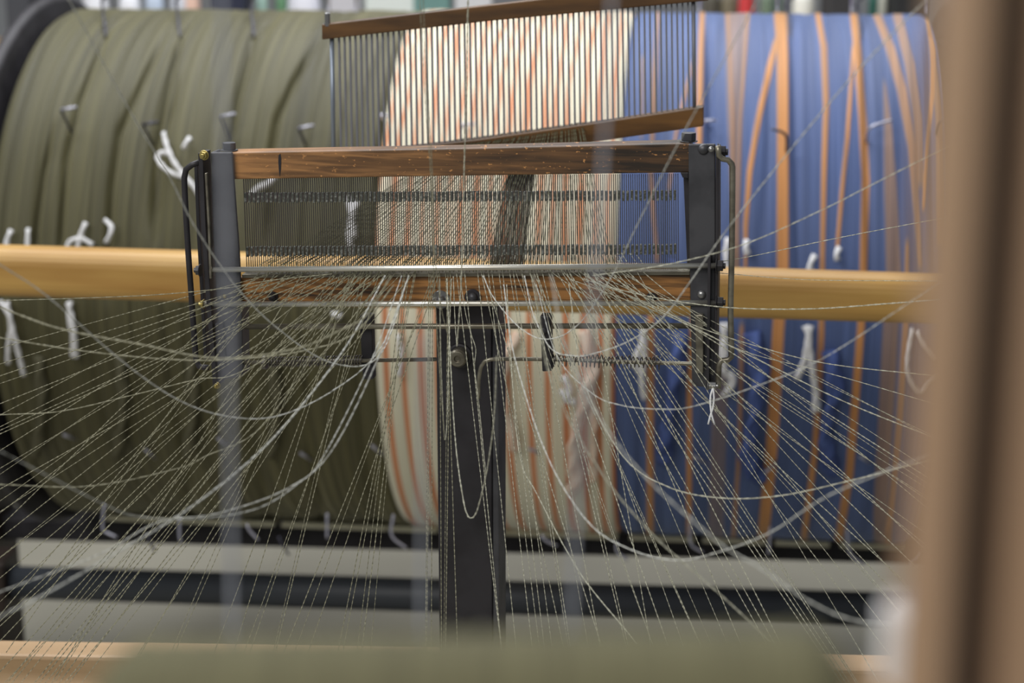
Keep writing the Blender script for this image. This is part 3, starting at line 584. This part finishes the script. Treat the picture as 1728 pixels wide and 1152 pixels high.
# slack and blurred ones, each one told apart
SL = [
 ('slack yarn rising from the reed to the upper right edge, topmost of three', 1.45, .0007, [(1000,465),(1126,446),(1253,413),(1379,358),(1463,316),(1600,246)], 1.25),
 ('yarn rising gently from the reed across the blue warp, below the topmost', 1.58, .0006, [(1097,455),(1236,438),(1421,400),(1600,366)], 1.55),
 ('nearly level yarn running along the top edge of the right beam', 1.58, .0005, [(1143,454),(1233,462),(1367,472),(1590,474)], 1.5),
 ('slack pale yarn sagging across the middle of the right beam', 1.57, .0008, [(1000,474),(1027,484),(1117,504),(1233,519),(1367,521),(1500,512),(1600,504)], 1.4),
 ('pale yarn curving below the right beam, upper of two', 1.57, .0007, [(985,470),(1080,506),(1167,547),(1267,581),(1400,614),(1600,636)], 1.5),
 ('pale yarn curving below the right beam, lower of two', 1.57, .0006, [(960,470),(1080,515),(1167,550),(1260,594),(1400,630),(1600,688)], 1.55),
 ('doubled pale yarn slanting down to the blurred post across the lower warp', 1.57, .0009, [(1010,474),(1207,571),(1300,617),(1433,681),(1600,748)], 1.5),
 ('thick slack yarn bowing down the right of the post', 1.57, .0008, [(855,480),(862,600),(877,768),(907,835),(980,968),(1075,1085)], 1.42),
 ('long slack yarn swinging low in a bow under the blue warp', 1.5, .0011, [(850,480),(868,600),(923,768),(993,881),(1067,928),(1143,945),(1213,931),(1300,898),(1400,835),(1560,768)], .98),
 ('slack yarn hanging in a shallow bow on the lower blue warp', 1.5, .0008, [(960,480),(985,640),(1050,768),(1127,821),(1217,840),(1317,836),(1433,811),(1590,770)], 1.28),
 ('slack yarn bowing under the right spring', 1.5, .0008, [(905,480),(940,600),(1000,664),(1050,684),(1110,690),(1167,686),(1280,650),(1400,598),(1600,465)], 1.12),
 ('pale yarn looping under the reed, rising blurred past the top right corner', 1.55, .0010, [(815,465),(835,505),(880,555),(925,572),(975,548),(1030,470),(1080,370),(1140,250),(1200,140),(1290,-20)], .95),
 ('blurred strand looping under the right rods and up past the right post', 1.5, .0011, [(885,465),(900,530),(930,588),(967,600),(1000,597),(1060,576),(1117,537),(1165,475),(1240,370),(1420,150),(1600,-40)], 1.0),
 ('blurred pale strand low at the right, near the white cone', 1.1, .0012, [(930,465),(960,600),(1050,760),(1200,905),(1283,958),(1367,1015),(1450,1048),(1560,1052)], 1.0),
 ('blurred strand running down right above the lower roll', 1.2, .0010, [(900,465),(930,640),(1010,790),(1100,900),(1210,998),(1300,1080)], 1.25),
 ('slack olive yarn almost level at the far left, across the beam', 1.55, .0006, [(560,462),(450,474),(373,487),(233,499),(0,507),(-20,507)], 1.5),
 ('slack blurred yarn bowing below the left rods to the left edge', 1.3, .0011, [(660,465),(620,530),(576,556),(500,588),(367,604),(233,580),(100,554),(-10,515)], 1.3),
 ('slack yarn sagging from the left edge toward the left spring', 1.36, .0009, [(-10,568),(133,591),(283,606),(400,606),(520,590),(600,560),(665,480)], 1.4),
 ('blurred strand falling from the top left across the left post', 1.05, .0012, [(110,-12),(217,183),(283,293),(330,384),(400,485),(470,555),(560,612),(640,600),(690,465)], 1.5),
 ('blurred strand crossing the left beam and sinking to a bow', 1.12, .0011, [(-10,440),(80,500),(207,610),(300,674),(383,702),(467,702),(560,660),(640,590),(690,465)], 1.5),
 ('long slack yarn curving from the reed to the lower left edge', 1.4, .0010, [(690,465),(640,600),(560,760),(483,825),(367,866),(267,881),(167,935),(-10,1002)], 1.12),
 ('slack yarn bowing low over the left cream strips', 1.45, .0009, [(678,465),(630,600),(547,768),(500,818),(433,858),(333,875),(233,871),(170,848),(20,771),(-20,750)], 1.0),
 ('slack yarn drooping to the left edge level with the low hooks', 1.45, .0007, [(600,465),(500,640),(430,730),(350,768),(300,790),(150,820),(-10,817)], 1.3),
 ('olive yarn curving nearly level out to the left at mid height', 1.5, .0007, [(625,465),(520,560),(400,630),(333,640),(217,668),(100,694),(-10,700)], 1.45),
 ('wide blurred strand in the bottom left corner', .95, .0014, [(-10,1045),(80,1000),(200,930),(330,850),(460,740),(580,590),(650,465)], 1.45),
 ('thin slack yarn hanging in a deep narrow loop on the post', 1.57, .0008, [(754,470),(758,560),(764,680),(770,760),(778,820),(786,862),(794,874),(803,866),(813,832),(824,780),(834,700),(838,600)], 1.35),
 ('thin yarn doubled back in a sharp loop left of the post bolt', 1.57, .0006, [(762,470),(757,600),(755,700),(751,742),(748,700),(744,600),(742,470)], 1.45),
 ('cream yarn dropping straight from the reed to the post bolt', 1.57, .0007, [(765,466),(767,520),(769,560),(771,584)], 1.56),
 ('blurred grey yarn falling to the post bolt', 1.3, .0010, [(790,-10),(787,150),(782,330),(778,480),(771,584)], 1.5),
 ('first of two thin pale yarns crossing the battens left of centre', 1.25, .0006, [(708,-10),(716,140),(726,280),(733,420),(745,520),(757,568)], 1.45),
 ('second of two thin pale yarns crossing the battens left of centre', 1.25, .0006, [(714,-10),(720,140),(729,280),(731,420),(735,520),(750,742)], 1.5),
 ('slack yarn with a kink right of the post bolt', 1.57, .0006, [(776,465),(786,530),(796,566),(803,590),(801,620),(808,680),(820,800)], 1.55)]
for lab, d0, r, pts, d1 in SL:
    pts = list(pts)
    for a, b, at in ((1, 0, 0), (-2, -1, len(pts)+1)):
        (xa, ya), (xb, yb) = pts[a], pts[b]
        if xb < 5 or xb > 1500 or yb < 5:
            q = 240/math.hypot(xb-xa, yb-ya); pts.insert(at, (xb+(xb-xa)*q, yb+(yb-ya)*q))
    L_ = np.concatenate([[0], np.cumsum(np.hypot(*np.diff(np.array(pts, float), axis=0).T))]); L_ /= L_[-1]
    yarn('slack_yarn', [P(x, y, d0+(d1-d0)*q) for (x, y), q in zip(pts, L_)], r*(.55 if min(d0, d1) < 1.2 else .75), M['yarn_blur' if min(d0, d1) < 1.2 else 'yarn_pale' if pts[0][0] > 745 else 'yarn_olive'], lab, None, 'yarn', .003)
# thin white cotton at the foot of the right post
t_ = thing('cotton_tie', P(1200, 655, 1.55), 'thin white cotton loop tied at the bottom of the right post', 'cotton tie')
tube('strand', catmull([P(x, y, 1.55) for x, y in [(1203,655),(1199,668),(1199,685),(1201,700),(1206,716)]], .003), .0008, M['cotton'], t_, 6)
tube('strand', catmull([P(x, y, 1.55) for x, y in [(1203,655),(1205,670),(1203,688),(1199,700),(1195,716)]], .003), .0008, M['cotton'], t_, 6)

ONE = 'first second third fourth fifth sixth seventh eighth ninth tenth eleventh twelfth thirteenth fourteenth fifteenth sixteenth seventeenth eighteenth nineteenth'.split()
TENS = {20: 'twent', 30: 'thirt', 40: 'fort', 50: 'fift', 60: 'sixt', 70: 'sevent', 80: 'eight', 90: 'ninet'}
def nth(i):
    if i > 100: return 'hundred-and-'+ONE[i-101]
    if i == 100: return 'hundredth'
    if i < 20: return ONE[i-1]
    t = TENS[i//10*10]; return t+'ieth' if i % 10 == 0 else t+'y-'+ONE[i % 10-1]
def ordinal(objs, fmt):
    for i, o in enumerate(objs): o['label'] = fmt % nth(i+1)
key = lambda t: t[0]
ordinal([o for k, o in sorted([(e[1], o) for e, o in LO if e[0] < 1], key=key)], 'olive-cream yarn fanned left from reed, %s from top at left edge')
ordinal([o for k, o in sorted([(e[0], o) for e, o in LO if e[0] >= 1], key=key)], 'olive-cream yarn fanned down left, lower end %s from the left')
ordinal([o for k, o in sorted([(e[0], o) for e, o in MO], key=key)], 'thin steep yarn near centre post, lower end %s from the left')
ordinal([o for k, o in sorted([(e[1], o) for e, o in RO if e[0] > 1490], key=key)], 'pale yarn fanned right toward blurred post, %s from the top there')
ordinal([o for k, o in sorted([(e[0], o) for e, o in RO if e[0] <= 1490], key=key)], 'pale yarn fanned down right, lower end %s from the left')
ordinal(BO, 'fine olive yarn coloured as shaded between the reeds, %s from left at front reed')

# ---------------------------------------------------------------- near, out of focus
for lab, pts, d, r in [('wide blurred grey cord hanging in front of the left frame post', [(374, -60), (378, 300), (388, 700), (394, 1250)], .60, .0009),
                       ('wide blurred grey cord hanging right of centre', [(1036, -60), (1010, 400), (974, 850), (960, 1250)], .62, .0008),
                       ('blurred grey cord hanging close left of the centre post', [(716, 560), (712, 800), (708, 1250)], .66, .0007)]:
    tag(tube('hanging_cord', catmull([P(x, y, d) for x, y in pts], .01), r, M['cord_grey'], None, 10), lab, 'cord', 'blurred hanging cords')
FPx = .30
def q3(px_, d): return P(px_, 576, d)
fpz = thing('door_post', (q3(1650, FPx)*V(1, 1, 0)), 'blurred tan wooden post with a groove painted dark as shade at the right edge', 'post')
def vpost(name, x0, x1, d0, d1, m):
    a, b = q3(x0, d0), q3(x1, d0); y1 = a[1]+(d1-d0)
    vs = [(a[0], a[1], 0), (b[0], b[1], 0), (b[0], y1, 0), (a[0], y1, 0)]; vs = np.array(vs+[(x, y, 2.1) for x, y, z in vs])
    return mesh(name, vs, [(3, 2, 1, 0), (4, 5, 6, 7), (0, 1, 5, 4), (1, 2, 6, 5), (2, 3, 7, 6), (3, 0, 4, 7)], m, fpz, False, .0012)
vpost('post_side', 1590, 1644, .292, .314, M['post_wood']); vpost('groove', 1643, 1728, .297, .314, M['dark_wood']); vpost('post_side', 1727, 1880, .292, .314, M['post_wood'])  # middle piece: shade of the recess put into its dark brown colour
# blurred roll of olive warp on its beam, bottom edge
RLP = P(800, 1190, .43)
rl = thing('warp_roll', RLP, 'blurred roll of olive warp yarn along the bottom edge', 'yarn roll')
a = P(175, 1262, .43); b = P(1435, 1246, .42); ax = (b-a)/np.linalg.norm(b-a); L_ = np.linalg.norm(b-a)
prof = [(.016, 0), (.021, .002)]+[(.0262+.0006*math.sin(k*2.3), .008+(L_-.016)*k/60) for k in range(61)]+[(.021, L_-.002), (.016, L_)]
vs, fs = lathe_geo(a, ax, prof, 40); mesh('wound_yarn', vs, fs, M['roll'], rl, True)
vs, fs = cyl_geo(a, ax, .014, -.12, L_+.12, 24); mesh('roll_core', vs, fs, M['rail_wood'], rl, True)
LR = Plane(780, 1130, 1.78, .114)
rw = thing('lower_rail', LR(200, 1150, .03)*V(1, 1, 0), 'pale wooden rail crossing the bottom edge behind the yarns', 'rail')
prism('rail_board', [(-120, 1103), (1640, 1134), (1640, 1210), (-120, 1180)], LR, 0, .04, M['rail_wood'], rw, .004)
for px_ in (-110, 1630):
    q = LR(px_, 1150, .03); box('rail_leg', (q[0], q[1]+.03, q[2]/2-.01), (.05, .04, q[2]), M['dark_wood'], rw, .003)
# white yarn cone near the lens
c0 = P(1556, 1180, .42)
cn = thing('yarn_cone', c0, 'blurred white yarn cone at the bottom right beside the wooden post', 'yarn cone')
axc = V(-.12, 0, 1.)
prof = [(.0105, -.012), (.0112, -.008)]+[(.0112-.0034*k/20+.00012*(k % 2), -.008+.032*k/20) for k in range(21)]+[(.0062, .0248)]
vs, fs = lathe_geo(c0, axc, prof, 28); mesh('wound_yarn', vs, fs, M['cotton'], cn, True)
vs, fs = cyl_geo(c0, axc, .0042, -.016, .027, 18); mesh('cone_core', vs, fs, M['cord_grey'], cn, True)

# ---------------------------------------------------------------- far bench with cones and jars beyond the drum
BY = 4.9; BZ = 1.07
bench = thing('work_bench', (0, BY, 0), 'long bench beyond the drum carrying cones and jars', 'bench')
box('bench_top', (0, BY+.1, BZ-.02), (3.6, .6, .04), M['rail_wood'], bench)
for x in (-1.7, 1.7):
    for y in (-.12, .32): box('leg', (x, BY+y, (BZ-.04)/2), (.06, .06, BZ-.04), M['dark_wood'], bench)
KM = {}
def kmat(c):
    if c not in KM: KM[c] = mat('plain_%d' % len(KM), c, .6)
    return KM[c]
ITEMS = [(22, 60, 'box', (70, 72, 78)), (80, 120, 'cone', (88, 90, 98)), (140, 182, 'cone', (235, 238, 245)), (202, 236, 'jar', (240, 243, 250)), (246, 276, 'jar', (190, 205, 225)), (288, 318, 'jar', (205, 210, 220)), (312, 338, 'cone', (232, 196, 178)), (364, 418, 'box', (36, 42, 66)), (432, 452, 'jar', (150, 180, 170)), (466, 484, 'jar', (96, 140, 104)), (486, 540, 'cone', (222, 224, 234)), (560, 610, 'box', (205, 206, 214)), (620, 700, 'box', (225, 235, 232)), (700, 760, 'box', (110, 150, 146)),
         (770, 830, 'box', (215, 218, 222)), (1186, 1215, 'jar', (80, 76, 66)), (1216, 1244, 'jar', (112, 104, 84)), (1246, 1272, 'cone', (205, 60, 62)), (1284, 1304, 'jar', (110, 130, 110)), (1306, 1320, 'jar', (70, 96, 80)), (1338, 1374, 'bottle', (232, 232, 222)), (1392, 1428, 'box', (62, 62, 64)), (1466, 1480, 'jar', (40, 96, 84)), (1482, 1496, 'jar', (186, 188, 176)), (1500, 1560, 'box', (44, 46, 48))]
CN = {(70,72,78): 'dark grey', (88,90,98): 'slate grey', (235,238,245): 'bright white', (240,243,250): 'white', (190,205,225): 'pale blue', (205,210,220): 'light grey', (232,196,178): 'peach', (36,42,66): 'navy', (150,180,170): 'sea green', (96,140,104): 'green', (222,224,234): 'off-white', (205,206,214): 'pale grey', (225,235,232): 'wide whitish', (110,150,146): 'teal', (215,218,222): 'plain grey-white', (80,76,66): 'dark brown', (112,104,84): 'khaki', (205,60,62): 'red', (110,130,110): 'grey green', (70,96,80): 'bottle green', (232,232,222): 'white', (62,62,64): 'charcoal', (40,96,84): 'dark teal', (186,188,176): 'putty', (44,46,48): 'near-black'}
for x0, x1, kind, colr in ITEMS:
    a = P((x0+x1)/2, 10, 1); s = BY/a[1] if a[1] else 1; p = CAM+(a-CAM)*s; wd = (x1-x0)/F*BY
    base = V(p[0], BY, BZ)
    if kind == 'box':
        o = thing('storage_box', base, CN[colr]+' storage box on the far bench beyond the drum', 'box')
        box('box_body', base+V(0, 0, .08), (wd, .14, .16), kmat(colr), o, .004); box('box_lid', base+V(0, 0, .17), (wd*1.03, .146, .022), kmat(colr), o, .004)
    elif kind == 'cone':
        o = thing('yarn_cone', base, CN[colr]+' yarn cone standing on the far bench beyond the drum', 'yarn cone')
        g = lathe_geo(base, ZZ, [(wd*.62, .012), (wd*.64, .02), (wd*.40, .19), (wd*.36, .195)], 20); mesh('wound_yarn', *g, kmat(colr), o, True)
        g = cyl_geo(base, ZZ, wd*.3, 0, .21, 16); mesh('cone_core', *g, M['cord_grey'], o, True)
    else:
        o = thing('bottle' if kind == 'bottle' else 'storage_jar', base, CN[colr]+(' bottle' if kind == 'bottle' else ' jar')+' on the far bench beyond the drum', 'bottle' if kind == 'bottle' else 'jar')
        g = lathe_geo(base, ZZ, [(wd*.46, 0), (wd*.5, .01), (wd*.5, .13), (wd*.34, .155)], 20); mesh('body', *g, kmat(colr), o, True)
        g = lathe_geo(base, ZZ, [(wd*.36, .155), (wd*.36, .18), (wd*.3, .185)], 18); mesh('lid', *g, kmat(colr), o, True)
